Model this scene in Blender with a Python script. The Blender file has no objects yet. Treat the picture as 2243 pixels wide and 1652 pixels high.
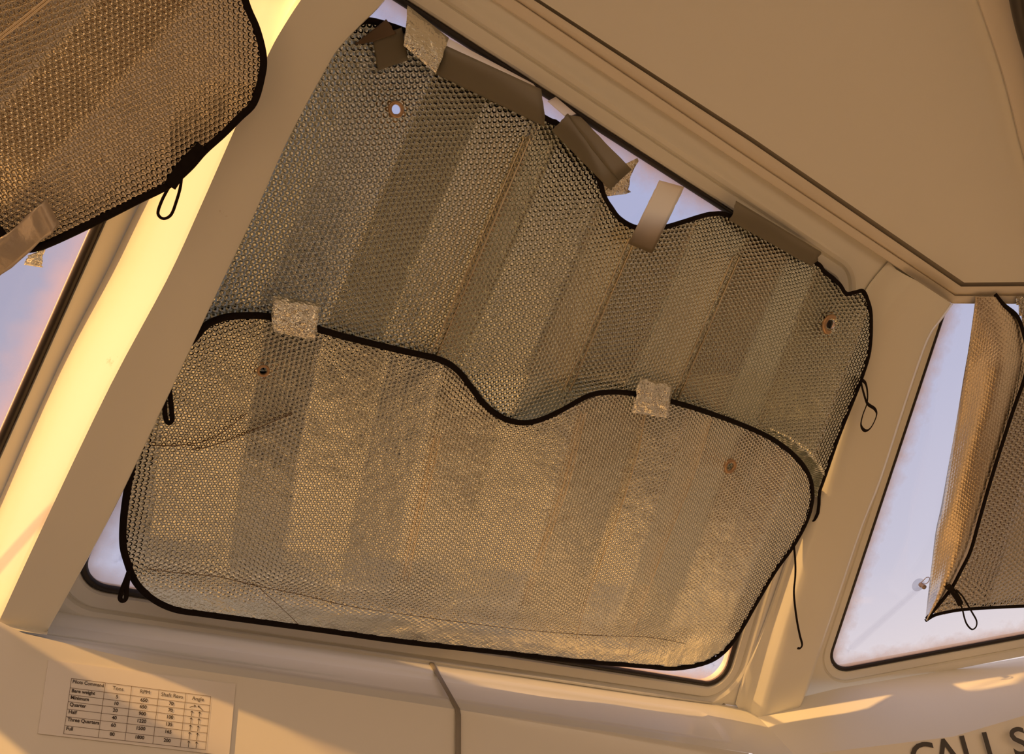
import bpy, bmesh, math, random
import numpy as np
from mathutils import Vector, Matrix
random.seed(7); rng = np.random.default_rng(7)
A = np.array
def nrm(v): v = A(v, float); return v/np.linalg.norm(v)
def rod(k, a):
    k = nrm(k); K = A([[0,-k[2],k[1]],[k[2],0,-k[0]],[-k[1],k[0],0]])
    return np.eye(3)+math.sin(a)*K+(1-math.cos(a))*K@K
# ---------------------------------------------------------------- camera frame (measured from the photograph's vanishing points)
W, H, FPX = 2243, 1652, 1650.0
CX, CY = W/2, H/2
CAM = A([0.0, 0.0, 1.25])
v1 = nrm([1.594, .620, 1.0])                    # direction along the windscreen sill, camera axes (right, down, forward)
up = rod(v1, -0.904) @ nrm(np.cross(v1, [0,0,1.0]))
fwd = np.cross(up, v1)                          # towards the bow
aft = -fwd
B = A([v1, fwd, up])                            # camera axes -> world axes
RAKE = 1.0
scene = bpy.context.scene
cam = bpy.data.cameras.new('camera'); co = bpy.data.objects.new('camera', cam); scene.collection.objects.link(co)
cam.sensor_width = 36.0; cam.lens = FPX/W*36.0; cam.clip_start = 0.01
R3 = B @ np.diag([1.0,-1.0,-1.0])               # blender camera looks along -z, y up
m4 = Matrix([[*R3[0], CAM[0]],[*R3[1], CAM[1]],[*R3[2], CAM[2]],[0,0,0,1]])
co.matrix_world = m4; scene.camera = co
# ---------------------------------------------------------------- light
SUN = nrm([-0.90, -0.30, 0.40])                  # towards the sun: low, over the port bow quarter
sl = bpy.data.lights.new('sun', 'SUN'); sl.energy = 8.3; sl.color = (1.0, .53, .15); sl.angle = math.radians(.9)
so = bpy.data.objects.new('sun', sl); scene.collection.objects.link(so)
so.rotation_euler = Vector(SUN).to_track_quat('Z','Y').to_euler(); so.location = (-6,-4,5)
wd = bpy.data.worlds.new('sky'); scene.world = wd; wd.use_nodes = True
nt = wd.node_tree; N = nt.nodes; Lk = nt.links; N.clear()
tc = N.new('ShaderNodeTexCoord'); nz = N.new('ShaderNodeVectorMath'); nz.operation = 'NORMALIZE'; Lk.new(tc.outputs['Generated'], nz.inputs[0])
sp = N.new('ShaderNodeSeparateXYZ'); Lk.new(nz.outputs[0], sp.inputs[0])
rp = N.new('ShaderNodeValToRGB'); cr = rp.color_ramp
cr.elements[0].position = 0.0; cr.elements[0].color = (.30,.20,.12,1)
cr.elements[1].position = 1.0; cr.elements[1].color = (.42,.45,.68,1)
for p, c in ((.49,(.42,.28,.17,1)),(.51,(1.15,.88,.68,1)),(.60,(1.0,.86,.80,1)),(.69,(.66,.63,.74,1)),(.80,(.50,.51,.70,1))):
    e = cr.elements.new(p); e.color = c
mr = N.new('ShaderNodeMath'); mr.operation = 'MULTIPLY_ADD'; mr.inputs[1].default_value = .5; mr.inputs[2].default_value = .5
Lk.new(sp.outputs[2], mr.inputs[0]); Lk.new(mr.outputs[0], rp.inputs[0])
dt = N.new('ShaderNodeVectorMath'); dt.operation = 'DOT_PRODUCT'; dt.inputs[1].default_value = tuple(SUN); Lk.new(nz.outputs[0], dt.inputs[0])
mx = N.new('ShaderNodeMath'); mx.operation = 'MAXIMUM'; mx.inputs[1].default_value = 0; Lk.new(dt.outputs['Value'], mx.inputs[0])
pw = N.new('ShaderNodeMath'); pw.operation = 'POWER'; pw.inputs[1].default_value = 3.0; Lk.new(mx.outputs[0], pw.inputs[0])
gl = N.new('ShaderNodeMix'); gl.data_type = 'RGBA'; gl.blend_type = 'ADD'; gl.inputs[7].default_value = (2.4,1.35,.55,1)
Lk.new(pw.outputs[0], gl.inputs[0]); Lk.new(rp.outputs[0], gl.inputs[6])
bg = N.new('ShaderNodeBackground'); bg.inputs[1].default_value = 1.0; Lk.new(gl.outputs[2], bg.inputs[0])
wo = N.new('ShaderNodeOutputWorld'); Lk.new(bg.outputs[0], wo.inputs[0])
scene.view_settings.view_transform = 'Standard'; scene.view_settings.look = 'None'
scene.view_settings.exposure = 0.0; scene.view_settings.gamma = 1.0; scene.view_settings.use_curve_mapping = False
scene.cycles.max_bounces = 12; scene.cycles.diffuse_bounces = 6; scene.cycles.transparent_max_bounces = 24
scene.cycles.caustics_reflective = False; scene.cycles.caustics_refractive = False; scene.cycles.sample_clamp_indirect = 6.0
# ---------------------------------------------------------------- helpers
def ray(px, py): return A([(px-CX)/FPX, (py-CY)/FPX, 1.0])
def wpt(p): return CAM + B @ p                  # camera axes -> world
class Plane:
    def __init__(s, P0, n, U):
        s.P0 = A(P0, float); s.n = nrm(n); s.U = nrm(A(U)-np.dot(U, s.n)*s.n); s.V = np.cross(s.n, s.U)
    def cam_pt(s, px, py, h=0.0):
        r = ray(px, py); return r*(np.dot(s.n, s.P0+s.n*h)/np.dot(s.n, r))
    def on(s, px, py, h=0.0): return wpt(s.cam_pt(px, py, h))
    def to2(s, px, py):
        d = s.cam_pt(px, py)-s.P0; return A([np.dot(d, s.U), np.dot(d, s.V)])
    def at(s, uv, h=0.0): return wpt(s.P0+s.U*uv[0]+s.V*uv[1]+s.n*h)
def facet(P0, ang, rake=RAKE):
    h = rod(up, ang) @ v1; m = rod(up, ang) @ aft
    return Plane(P0, m*math.cos(rake)-up*math.sin(rake), h)
P_F = facet(ray(1121,1000)*1.45, 0.0)
dFL = nrm(P_F.cam_pt(475,620)-P_F.cam_pt(200,1200))
nL = max((rod(dFL, s*math.radians(27)) @ P_F.n for s in (1,-1)), key=lambda n: np.dot(n, v1))
P_L = Plane(P_F.cam_pt(125,811,-.045), nL, v1)
AR = -0.524
P_R = facet(P_F.cam_pt(1850,1250), AR)
def seam_dir(px, py, ix, iy):                   # direction square to the sill whose image runs along (ix, iy)
    r = ray(px, py); i = A([ix, iy, 0.0]); return nrm(i - r*np.dot(i, v1)/np.dot(r, v1))
dE = seam_dir(965,1490, 68,120); dD = seam_dir(1003,1600, 0,1)
def side_n(a, b, px, py):
    n = nrm(np.cross(a, b)); return -n if np.dot(n, ray(px, py)) > 0 else n
P_E = Plane(P_F.cam_pt(935,1449), side_n(v1, dE, 935,1449), v1)
P_D = Plane(P_E.cam_pt(1003,1555), side_n(v1, dD, 1003,1600), v1)
RR = rod(up, AR)
P_ER = Plane(P_R.cam_pt(2040,1470), RR @ P_E.n, RR @ v1)
P_DR = Plane(P_ER.cam_pt(2087,1614), RR @ P_D.n, RR @ v1)
P_C = Plane(P_F.cam_pt(1600,345,.012), -up, v1)

def tag(o, label=None, cat=None, group=None, kind=None):
    if label: o['label'] = label
    if cat: o['category'] = cat
    if group: o['group'] = group
    if kind: o['kind'] = kind
    return o
def mesh(name, verts, faces, mat, parent=None, smooth=True, uv=None, attr=None):
    me = bpy.data.meshes.new(name); me.from_pydata([tuple(map(float, v)) for v in verts], [], [tuple(map(int, f)) for f in faces]); me.update()
    if smooth:
        for p in me.polygons: p.use_smooth = True
    if mat: me.materials.append(mat)
    if uv is not None:
        ul = me.uv_layers.new(name='foil')
        idx = np.zeros(len(me.loops), int); me.loops.foreach_get('vertex_index', idx)
        ul.data.foreach_set('uv', A(uv, float)[idx].ravel())
    if attr is not None:
        a = me.attributes.new('edge', 'FLOAT', 'POINT'); a.data.foreach_set('value', A(attr, float))
    o = bpy.data.objects.new(name, me); scene.collection.objects.link(o)
    if parent is not None: o.parent = parent
    return o
def autosmooth(o, deg=35):
    me = o.data; bm = bmesh.new(); bm.from_mesh(me); bm.normal_update()
    for e in bm.edges:
        if len(e.link_faces) == 2 and e.calc_face_angle(0) > math.radians(deg): e.smooth = False
    bm.to_mesh(me); bm.free(); return o
def bevel(o, w=.003, seg=2):
    m = o.modifiers.new('bevel', 'BEVEL'); m.width = w; m.segments = seg; m.limit_method = 'ANGLE'; m.angle_limit = math.radians(28); return o
def loft(name, rows, mat, parent=None, deg=35, closed=False):
    n = len(rows[0]); V = [p for r in rows for p in r]; Fc = []
    for i in range(len(rows)-1):
        for j in range(n if closed else n-1):
            k = (j+1) % n; Fc.append((i*n+j, i*n+k, (i+1)*n+k, (i+1)*n+j))
    return autosmooth(mesh(name, V, Fc, mat, parent), deg)
def empty(name, loc):
    o = bpy.data.objects.new(name, None); o.empty_display_size = .05; scene.collection.objects.link(o); o.location = tuple(map(float, loc)); return o
def reparent(children, root):
    for c in children: c.parent = root; c.matrix_parent_inverse = Matrix.Translation(-Vector(root.location))
def catmull(pts, n=8, closed=False):
    P = A(pts, float); out = []; m = len(P)
    for i in range(m if closed else m-1):
        p0 = P[(i-1) % m] if (closed or i) else P[0]; p1 = P[i]; p2 = P[(i+1) % m]
        p3 = P[(i+2) % m] if (closed or i+2 < m) else P[-1]
        for k in range(n):
            t = k/n; out.append(.5*((2*p1)+(-p0+p2)*t+(2*p0-5*p1+4*p2-p3)*t*t+(-p0+3*p1-3*p2+p3)*t**3))
    if not closed: out.append(P[-1])
    return A(out)
def tube(name, pts, ra, rb, mat, parent=None, closed=False, flat=None, seg=8):
    """sweep an ellipse along world points; rb is the half size along 'flat' (a world vector)"""
    P = A(pts, float); n = len(P); V = []
    for i in range(n):
        a = P[(i-1) % n] if (closed or i) else P[0]; b = P[(i+1) % n] if (closed or i < n-1) else P[-1]
        t = nrm(b-a); f = A(flat if flat is not None else (0,0,1.0)); s = nrm(np.cross(t, f)); w = np.cross(s, t)
        for k in range(seg):
            q = 2*math.pi*k/seg; V.append(P[i]+s*ra*math.cos(q)+w*rb*math.sin(q))
    Fc = []
    for i in range(n if closed else n-1):
        for k in range(seg):
            j = (i+1) % n; Fc.append((i*seg+k, i*seg+(k+1) % seg, j*seg+(k+1) % seg, j*seg+k))
    if not closed: Fc += [tuple(range(seg))[::-1], tuple(range((n-1)*seg, n*seg))]
    return mesh(name, V, Fc, mat, parent)
def rounded(poly, r, n=10):
    out = []; m = len(poly); P = [A(p, float) for p in poly]
    if np.isscalar(r): r = [r]*m
    for i in range(m):
        p0, p1, p2 = P[i-1], P[i], P[(i+1) % m]; a = nrm(p0-p1); b = nrm(p2-p1)
        th = math.acos(np.clip(np.dot(a, b), -1, 1)); t = r[i]/math.tan(th/2); c = p1+nrm(a+b)*r[i]/math.sin(th/2)
        s, e = p1+a*t-c, p1+b*t-c; ang = math.acos(np.clip(np.dot(nrm(s), nrm(e)), -1, 1))
        for k in range(n+1):
            f = k/n; out.append(c+(math.sin((1-f)*ang)*s+math.sin(f*ang)*e)/math.sin(ang))
        q0 = p1+b*t; nx = P[(i+1) % m]; th2 = math.acos(np.clip(np.dot(nrm(p1-nx), nrm(P[(i+2) % m]-nx)), -1, 1)); q1 = nx+nrm(p1-nx)*r[(i+1) % m]/math.tan(th2/2)
        for k in range(1, 12): out.append(q0+(q1-q0)*k/12)
    return A(out)
def outset(loop, d):
    n = len(loop); nx = np.roll(loop, -1, 0)-np.roll(loop, 1, 0); nx /= np.linalg.norm(nx, axis=1)[:, None]
    no = np.stack([nx[:, 1], -nx[:, 0]], 1); area = np.sum(loop[:, 0]*np.roll(loop[:, 1], -1)-np.roll(loop[:, 0], -1)*loop[:, 1])
    if area < 0: no = -no
    return loop+no*d
def to_poly(loop, poly):                        # push every loop point radially onto the outer polygon
    c = loop.mean(0); out = []
    for p in loop:
        d = p-c; best = 1e9
        for i in range(len(poly)):
            a, b = poly[i], poly[(i+1) % len(poly)]; e = b-a; den = d[0]*e[1]-d[1]*e[0]
            if abs(den) < 1e-12: continue
            w = a-c; t = (w[0]*e[1]-w[1]*e[0])/den; s = (w[0]*d[1]-w[1]*d[0])/den
            if t > 0 and -1e-6 <= s <= 1+1e-6: best = min(best, t)
        out.append(c+d*best)
    out = A(out)
    for q in poly: out[np.argmin(np.linalg.norm(out-q, axis=1))] = q
    return out
# ---------------------------------------------------------------- materials
def new_mat(name):
    m = bpy.data.materials.new(name); m.use_nodes = True; return m, m.node_tree.nodes, m.node_tree.links, m.node_tree.nodes['Principled BSDF']
def plain(name, col, rough=.5, metal=0, coat=0, noise=0, nscale=30, spec=.5, bump=0):
    m, n, l, b = new_mat(name); b.inputs['Base Color'].default_value = (*col, 1); b.inputs['Roughness'].default_value = rough
    b.inputs['Metallic'].default_value = metal; b.inputs['Coat Weight'].default_value = coat; b.inputs['Coat Roughness'].default_value = .08
    b.inputs['Specular IOR Level'].default_value = spec
    t = n.new('ShaderNodeTexNoise'); t.inputs['Scale'].default_value = nscale; t.inputs['Detail'].default_value = 6
    g = n.new('ShaderNodeNewGeometry'); l.new(g.outputs['Position'], t.inputs['Vector'])
    if noise:
        x = n.new('ShaderNodeMix'); x.data_type = 'RGBA'; x.inputs[6].default_value = (*[c*(1-noise) for c in col], 1); x.inputs[7].default_value = (*[min(1, c*(1+noise)) for c in col], 1)
        l.new(t.outputs[0], x.inputs[0]); l.new(x.outputs[2], b.inputs['Base Color'])
    if bump:
        u = n.new('ShaderNodeBump'); u.inputs['Distance'].default_value = bump; l.new(t.outputs[0], u.inputs['Height']); l.new(u.outputs[0], b.inputs['Normal'])
    return m
GEL = plain('cream_gelcoat', (.80,.785,.72), .40, 0, .2, .03, 3)
GEL2 = plain('cream_apron', (.80,.77,.70), .42, 0, .15, .03, 4)
CEIL = plain('ceiling_panel', (.82,.81,.76), .75, 0, 0, .03, 2)
CTRIM = plain('ceiling_trim_cream', (.78,.72,.63), .5, 0, .1, .03, 5)
GASK = plain('grey_gasket', (.26,.23,.19), .6, 0, 0, .1, 40)
GELP = plain('pillar_gelcoat', (.80,.785,.72), .40, 0, .2, .03, 3)
_n = GELP.node_tree.nodes; _l = GELP.node_tree.links
_t = _n.new('ShaderNodeTexNoise'); _t.inputs['Scale'].default_value = 16; _t.inputs['Detail'].default_value = 9; _t.inputs['Roughness'].default_value = .72
_g = _n.new('ShaderNodeNewGeometry'); _l.new(_g.outputs['Position'], _t.inputs['Vector'])
_m = _n.new('ShaderNodeMapRange'); _m.inputs[1].default_value = .66; _m.inputs[2].default_value = .72; _l.new(_t.outputs[0], _m.inputs[0])
_x = _n.new('ShaderNodeMix'); _x.data_type = 'RGBA'; _x.inputs[6].default_value = (.80,.785,.72,1); _x.inputs[7].default_value = (.60,.52,.40,1)
_l.new(_m.outputs[0], _x.inputs[0]); _l.new(_x.outputs[2], _n['Principled BSDF'].inputs['Base Color'])
SEAL = plain('black_rubber_seal', (.016,.010,.008), .45, 0, 0, .2, 60)
BIND = plain('black_fabric_binding', (.012,.008,.007), .95, 0, 0, .3, 200, .15, .0006)
PAPER = plain('laminated_paper', (.80,.76,.71), .28, 0, .4, .02, 8)
INK = plain('dark_ink', (.05,.035,.03), .7)
WOOD = plain('added_dark_wood', (.07,.04,.025), .5, 0, 0, .3, 9)  # for unseen side boxes added to darken what the foil mirrors
MAT_ = plain('added_dark_mat', (.03,.027,.025), .7)  # for unseen mats added to give the foil dark areas to mirror
FLOORM = plain('tan_deck', (.74,.69,.57), .5, 0, 0, .3, 5)
WALLM = plain('cabin_lining', (.46,.41,.32), .6, 0, 0, .04, 3)
def tape_mat(name, col, tcol, f, rough=.5):
    m = plain(name, col, rough, 0, 0, .06, 15, .4); n = m.node_tree.nodes; l = m.node_tree.links; b = n['Principled BSDF']
    t = n.new('ShaderNodeBsdfTranslucent'); t.inputs[0].default_value = (*tcol, 1); x = n.new('ShaderNodeMixShader'); x.inputs[0].default_value = f
    l.new(b.outputs[0], x.inputs[1]); l.new(t.outputs[0], x.inputs[2]); l.new(x.outputs[0], n['Material Output'].inputs[0]); return m
TAPE = tape_mat('matt_duct_tape', (.25,.23,.175), (.75,.66,.50), .35)
BRASS = plain('grommet_metal', (.50,.33,.20), .35, .7, 0, .1, 80)
DARK = plain('dark_fitting', (.05,.04,.03), .4)

def glass_mat(name, stain, tint=(.97,.97,.98)):
    m = bpy.data.materials.new(name); m.use_nodes = True; n = m.node_tree.nodes; l = m.node_tree.links; n.clear()
    tr = n.new('ShaderNodeBsdfTransparent'); tr.inputs[0].default_value = (*tint, 1)
    gy = n.new('ShaderNodeBsdfGlossy'); gy.inputs['Roughness'].default_value = .03
    lw = n.new('ShaderNodeLayerWeight'); p4 = n.new('ShaderNodeMath'); p4.operation = 'POWER'; p4.inputs[1].default_value = 4; l.new(lw.outputs['Facing'], p4.inputs[0])
    fr = n.new('ShaderNodeMath'); fr.operation = 'MULTIPLY_ADD'; fr.inputs[1].default_value = .6; fr.inputs[2].default_value = .03; l.new(p4.outputs[0], fr.inputs[0])
    mx = n.new('ShaderNodeMixShader'); l.new(fr.outputs[0], mx.inputs[0]); l.new(tr.outputs[0], mx.inputs[1]); l.new(gy.outputs[0], mx.inputs[2])
    df = n.new('ShaderNodeBsdfDiffuse'); df.inputs[0].default_value = (.75,.42,.22,1)
    tl = n.new('ShaderNodeBsdfTranslucent'); tl.inputs[0].default_value = (.95,.62,.36,1)
    dm = n.new('ShaderNodeMixShader'); dm.inputs[0].default_value = .6; l.new(df.outputs[0], dm.inputs[1]); l.new(tl.outputs[0], dm.inputs[2])
    at = n.new('ShaderNodeAttribute'); at.attribute_name = 'edge'
    g = n.new('ShaderNodeNewGeometry'); no = n.new('ShaderNodeTexNoise'); no.inputs['Scale'].default_value = 28; no.inputs['Detail'].default_value = 8; l.new(g.outputs['Position'], no.inputs['Vector'])
    ma = n.new('ShaderNodeMath'); ma.operation = 'MULTIPLY_ADD'; ma.inputs[1].default_value = .7; l.new(no.outputs[0], ma.inputs[0]); l.new(at.outputs['Fac'], ma.inputs[2])
    mp = n.new('ShaderNodeMapRange'); mp.inputs[1].default_value = .52; mp.inputs[2].default_value = 1.3; mp.inputs[4].default_value = stain; l.new(ma.outputs[0], mp.inputs[0])
    fm = n.new('ShaderNodeMixShader'); l.new(mp.outputs[0], fm.inputs[0]); l.new(mx.outputs[0], fm.inputs[1]); l.new(dm.outputs[0], fm.inputs[2])
    o = n.new('ShaderNodeOutputMaterial'); l.new(fm.outputs[0], o.inputs[0]); return m
GLASS = glass_mat('salt_stained_glass', .75)
GLASS_L = glass_mat('dusty_glass', .30, (.90,.88,.87))
CLEAR = glass_mat('clear_plastic', 0, (.86,.86,.88))

def foil_mat(name, col, rough, depth, cell=.0115, crumple=.004, cscale=9, flatten=0.0, ridge=False):
    """bubble foil: honeycomb of dimples in real size, over soft crumples"""
    m, n, l, b = new_mat(name); b.inputs['Base Color'].default_value = (*col, 1); b.inputs['Metallic'].default_value = 1.0; b.inputs['Roughness'].default_value = rough
    uv = n.new('ShaderNodeUVMap'); uv.uv_map = 'foil'
    def vm(op, a=None, bb=None, v=None):
        x = n.new('ShaderNodeVectorMath'); x.operation = op
        if a is not None: l.new(a, x.inputs[0])
        if bb is not None: l.new(bb, x.inputs[1])
        if v is not None: x.inputs[1].default_value = v
        return x
    def mt(op, a, bb=None, v=None):
        x = n.new('ShaderNodeMath'); x.operation = op; l.new(a, x.inputs[0])
        if bb is not None: l.new(bb, x.inputs[1])
        if v is not None: x.inputs[1].default_value = v
        return x.outputs[0]
    wob = n.new('ShaderNodeTexNoise'); wob.inputs['Scale'].default_value = 60; l.new(uv.outputs[0], wob.inputs['Vector'])
    ws = vm('SCALE', wob.outputs['Color']); ws.inputs['Scale'].default_value = .0045
    pos = vm('ADD', uv.outputs[0], ws.outputs[0])
    sc = vm('DIVIDE', pos.outputs[0], v=(cell, cell, 1)); q3 = math.sqrt(3)
    def cellv(off):
        s = vm('ADD', sc.outputs[0], v=off); md = vm('WRAP', s.outputs[0]); md.inputs[1].default_value = (0,0,0); md.inputs[2].default_value = (q3,1,1)
        c = vm('SUBTRACT', md.outputs[0], v=(q3/2,.5,0)); fl = vm('MULTIPLY', c.outputs[0], v=(1,1,0)); ln = vm('LENGTH', fl.outputs[0]); return ln.outputs['Value']
    d = mt('MINIMUM', cellv((0,0,0)), cellv((q3/2,.5,0)))
    mp = n.new('ShaderNodeMapRange'); mp.interpolation_type = 'SMOOTHERSTEP'; mp.inputs[1].default_value = .18; mp.inputs[2].default_value = .52; l.new(d, mp.inputs[0])
    b1 = n.new('ShaderNodeBump'); b1.inputs['Distance'].default_value = depth; b1.inputs['Strength'].default_value = 1.0; l.new(mp.outputs[0], b1.inputs['Height'])
    at = n.new('ShaderNodeAttribute'); at.attribute_name = 'edge'
    st = mt('SUBTRACT', at.outputs['Fac'], v=0.0); inv = n.new('ShaderNodeMath'); inv.operation = 'SUBTRACT'; inv.inputs[0].default_value = 1.0; l.new(st, inv.inputs[1]); l.new(inv.outputs[0], b1.inputs['Strength'])
    cn = n.new('ShaderNodeTexNoise'); cn.inputs['Scale'].default_value = cscale; cn.inputs['Detail'].default_value = 3.5; cn.inputs['Roughness'].default_value = .6; l.new(uv.outputs[0], cn.inputs['Vector'])
    b2 = n.new('ShaderNodeBump'); b2.inputs['Distance'].default_value = crumple; b2.inputs['Strength'].default_value = 1.0; l.new(cn.outputs[0], b2.inputs['Height'])
    fn = n.new('ShaderNodeTexNoise'); fn.inputs['Scale'].default_value = 320; fn.inputs['Detail'].default_value = 2; l.new(uv.outputs[0], fn.inputs['Vector'])
    b3 = n.new('ShaderNodeBump'); b3.inputs['Distance'].default_value = .0005; b3.inputs['Strength'].default_value = .9; l.new(fn.outputs[0], b3.inputs['Height'])
    l.new(b3.outputs[0], b2.inputs['Normal']); l.new(b2.outputs[0], b1.inputs['Normal']); l.new(b1.outputs[0], b.inputs['Normal'])
    return m
FOIL_UP = foil_mat('bubble_foil_upper', (.75,.77,.68), .10, .0080, .0092, .004)
FOIL_LO = foil_mat('bubble_foil_lower', (.75,.755,.68), .10, .0032, .0080, .006)
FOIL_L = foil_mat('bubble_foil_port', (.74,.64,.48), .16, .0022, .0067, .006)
FOIL_R = foil_mat('bubble_foil_starboard', (.66,.62,.54), .12, .0090, .0135)
FOIL_B = foil_mat('foil_flap', (.78,.66,.50), .30, .0008, .0105, .004)
CRINK = foil_mat('crinkled_silver_tape', (.85,.84,.76), .18, .0003, .011, .012, 45)
FOILTAPE = foil_mat('smooth_silver_tape', (.92,.86,.76), .2, .0002, .011, .014, 40)
CREASE = plain('dark_crease', (.16,.11,.07), .6)

# ================================================================ STRUCTURE
def window_unit(nm, P, poly_px, radii, wall_name, outer_px, prof, glass_h=-.011, gm=None):
    to_ = lambda p: p if isinstance(p, np.ndarray) else P.to2(*p)
    poly = [to_(p) for p in poly_px]; lp = rounded(poly, radii)
    outer = to_poly(outset(lp, prof[-1][0]), [to_(p) for p in outer_px])
    rows = [[P.at(q, h) for q in outset(lp, o)] for o, h in prof]+[[P.at(q, prof[-1][1]) for q in outset(lp, prof[-1][0]+.012)], [P.at(q, prof[-1][1]-.002) for q in outer]]
    w = loft(wall_name, rows, GEL, deg=30, closed=True); tag(w, kind='structure')
    rows = [[P.at(q, h) for q in outset(lp, o)] for o, h in ((.001,-.018),(-.007,-.016),(-.0085,-.010),(-.006,-.005),(-.001,-.0035),(.002,-.006))]
    root = empty(nm, P.at(lp.mean(0))); tag(root, kind='structure')
    s = loft('window_seal', rows, SEAL, deg=60, closed=True)
    V = []; at = []; Fc = []; n = len(lp)
    for side, hh in enumerate((glass_h, glass_h-.005)):
        for k, d in enumerate((-.002,-.012,-.024,-.042,-.075)):
            for q in outset(lp, d): V.append(P.at(q, hh)); at.append((1,.85,.6,.3,0)[k])
        V.append(P.at(lp.mean(0), hh)); at.append(0)
        b0 = side*(5*n+1)
        for k in range(4):
            for j in range(n): a = (j+1) % n; Fc.append((b0+k*n+j, b0+k*n+a, b0+(k+1)*n+a, b0+(k+1)*n+j))
        for j in range(n): Fc.append((b0+4*n+j, b0+4*n+(j+1) % n, b0+5*n))
        if side == 0: at0 = len(at)
    at = [a if i < at0 else 0 for i, a in enumerate(at)]
    g = mesh('window_pane', V, Fc, gm or GLASS, smooth=False, attr=at)
    reparent([s, g], root)
    return lp
F_poly = [(785,-68),(1848,620),(1590,1511),(153,1287)]
F_out = [(743,-266),(2090,545),(1640,1549),(45,1314)]
F_prof = [(.002,-.036),(.002,-.010),(.003,-.004),(.006,-.001),(.026,.001),(.028,-.003),(.0305,-.0035),(.033,.004),(.040,.009),(.046,.009),(.052,.006)]
lpF = window_unit('window_1', P_F, F_poly, [.05,.05,.055,.05], 'wall_front', F_out, F_prof)
R_poly = [(2112,560),(2760,560),(2700,1315),(1806,1482)]
R_out = [(2040,480),(2950,470),(2950,1290),(1740,1535)]
R_prof = [(.002,-.036),(.002,-.010),(.003,-.004),(.006,-.001),(.024,.001),(.026,-.003),(.029,-.0035),(.032,.004),(.040,.006)]
window_unit('window_2', P_R, R_poly, [.05,.06,.06,.06], 'wall_starboard_bow', R_out, R_prof)
def on_plane(P, x, z):                          # 2-d coordinates on P of the point with world x and height z
    n = B @ P.n; p0 = CAM+B @ P.P0; y = p0[1]-(n[0]*(x-p0[0])+n[2]*(z-p0[2]))/n[1]; d = A([x, y, z])-p0
    return A([np.dot(d, B @ P.U), np.dot(d, B @ P.V)])
zc = float(P_C.on(1600,345)[2])
XP, XS, YB = -1.45, 3.05, -2.3
def sill_z(x): return 1.911+(-.216-x)*.38       # height of the port window's rising sill
yy_ = next(y for y in np.arange(1000, 1700, 2.0) if (lambda w: w[2] < sill_z(w[0]))(P_L.on(-.4255*(y-979), y)))
L_poly = [on_plane(P_L, -.95, 2.42),(490,-95),(-.4255*(yy_-979), yy_),on_plane(P_L, -.95, sill_z(-.95))]
L_out = [on_plane(P_L, XP, zc+.05),(735,-230),(60,1440),on_plane(P_L, XP, 1.80)]
L_prof = [(.002,-.036),(.002,-.010),(.003,-.003),(.008,-.001),(.036,.001),(.038,-.002),(.041,-.0025),(.044,.004),(.050,.005)]
window_unit('window_3', P_L, L_poly, [.06,.05,.06,.06], 'wall_port_bow', L_out, L_prof, gm=GLASS_L)

# left pillar: proud bar with a splayed port flank
pl_r = catmull([(905,-90),(846,0),(794,53),(745,105),(711,161),(638,297),(563,462),(488,620),(365,880),(235,1150),(105,1385)], 4)
pl_l = catmull([(735,-110),(653,0),(608,71),(586,113),(555,180),(499,308),(432,460),(360,616),(237,845),(91,1150),(-8,1366)], 4)
pl_o = catmull([(560,-140),(500,-30),(470,60),(440,140),(405,220),(345,365),(285,490),(232,600),(125,811),(-16,1130),(-130,1400)], 4)
HP = .095
rows = []
def lerp(a, b, t): return a+(b-a)*t
PT = Plane(P_F.cam_pt(420,800,HP), nrm(P_F.n+.10*v1), v1)     # pillar front leans a little to starboard
fr = [PT.on(*p) for p in pl_r]; fl_ = [PT.on(*p) for p in pl_l]; ou = [P_L.on(*p, .003) for p in pl_o]
ft = [P_D.on(103,1391), P_D.on(-12,1374), P_D.on(-133,1350)]
nF = B @ P_F.n; nLw = B @ P_L.n
rows = [[p-nF*.075 for p in fr], [p-nF*.008 for p in fr]]
for t in (.25,.6): rows.append([f-nF*(.008*(1-t)**2) + (g-f)*.04*t for f, g in zip(fr, fl_)])
rows.append([f+(g-f)*.08 for f, g in zip(fr, fl_)])
for t in (.3,.5,.7,.93): rows.append([f+(g-f)*t for f, g in zip(fr, fl_)])
for t in (0,.5,1): rows.append([g*(1)+(o-g)*(.0+.05*t)+(f-g)*.03*(1-t)-nF*.002*0 for f, g, o in zip(fr, fl_, ou)])
for t in (.3,.6,.9,1.0): rows.append([g+(o-g)*t for g, o in zip(fl_, ou)])
nr_ = len(rows)
for i, r in enumerate(rows):                    # the foot turns back into the apron
    k = 0 if i < 2 else min(1, (i-2)/(nr_-6)); e = ft[0]+(ft[1]-ft[0])*k if i < nr_-3 else ft[1]+(ft[2]-ft[1])*((i-(nr_-4))/3)
    r.append(r[-1]+(e-r[-1])*.12); r.append(e)
tag(loft('trim_1', rows, GELP, deg=50), kind='structure')
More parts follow.
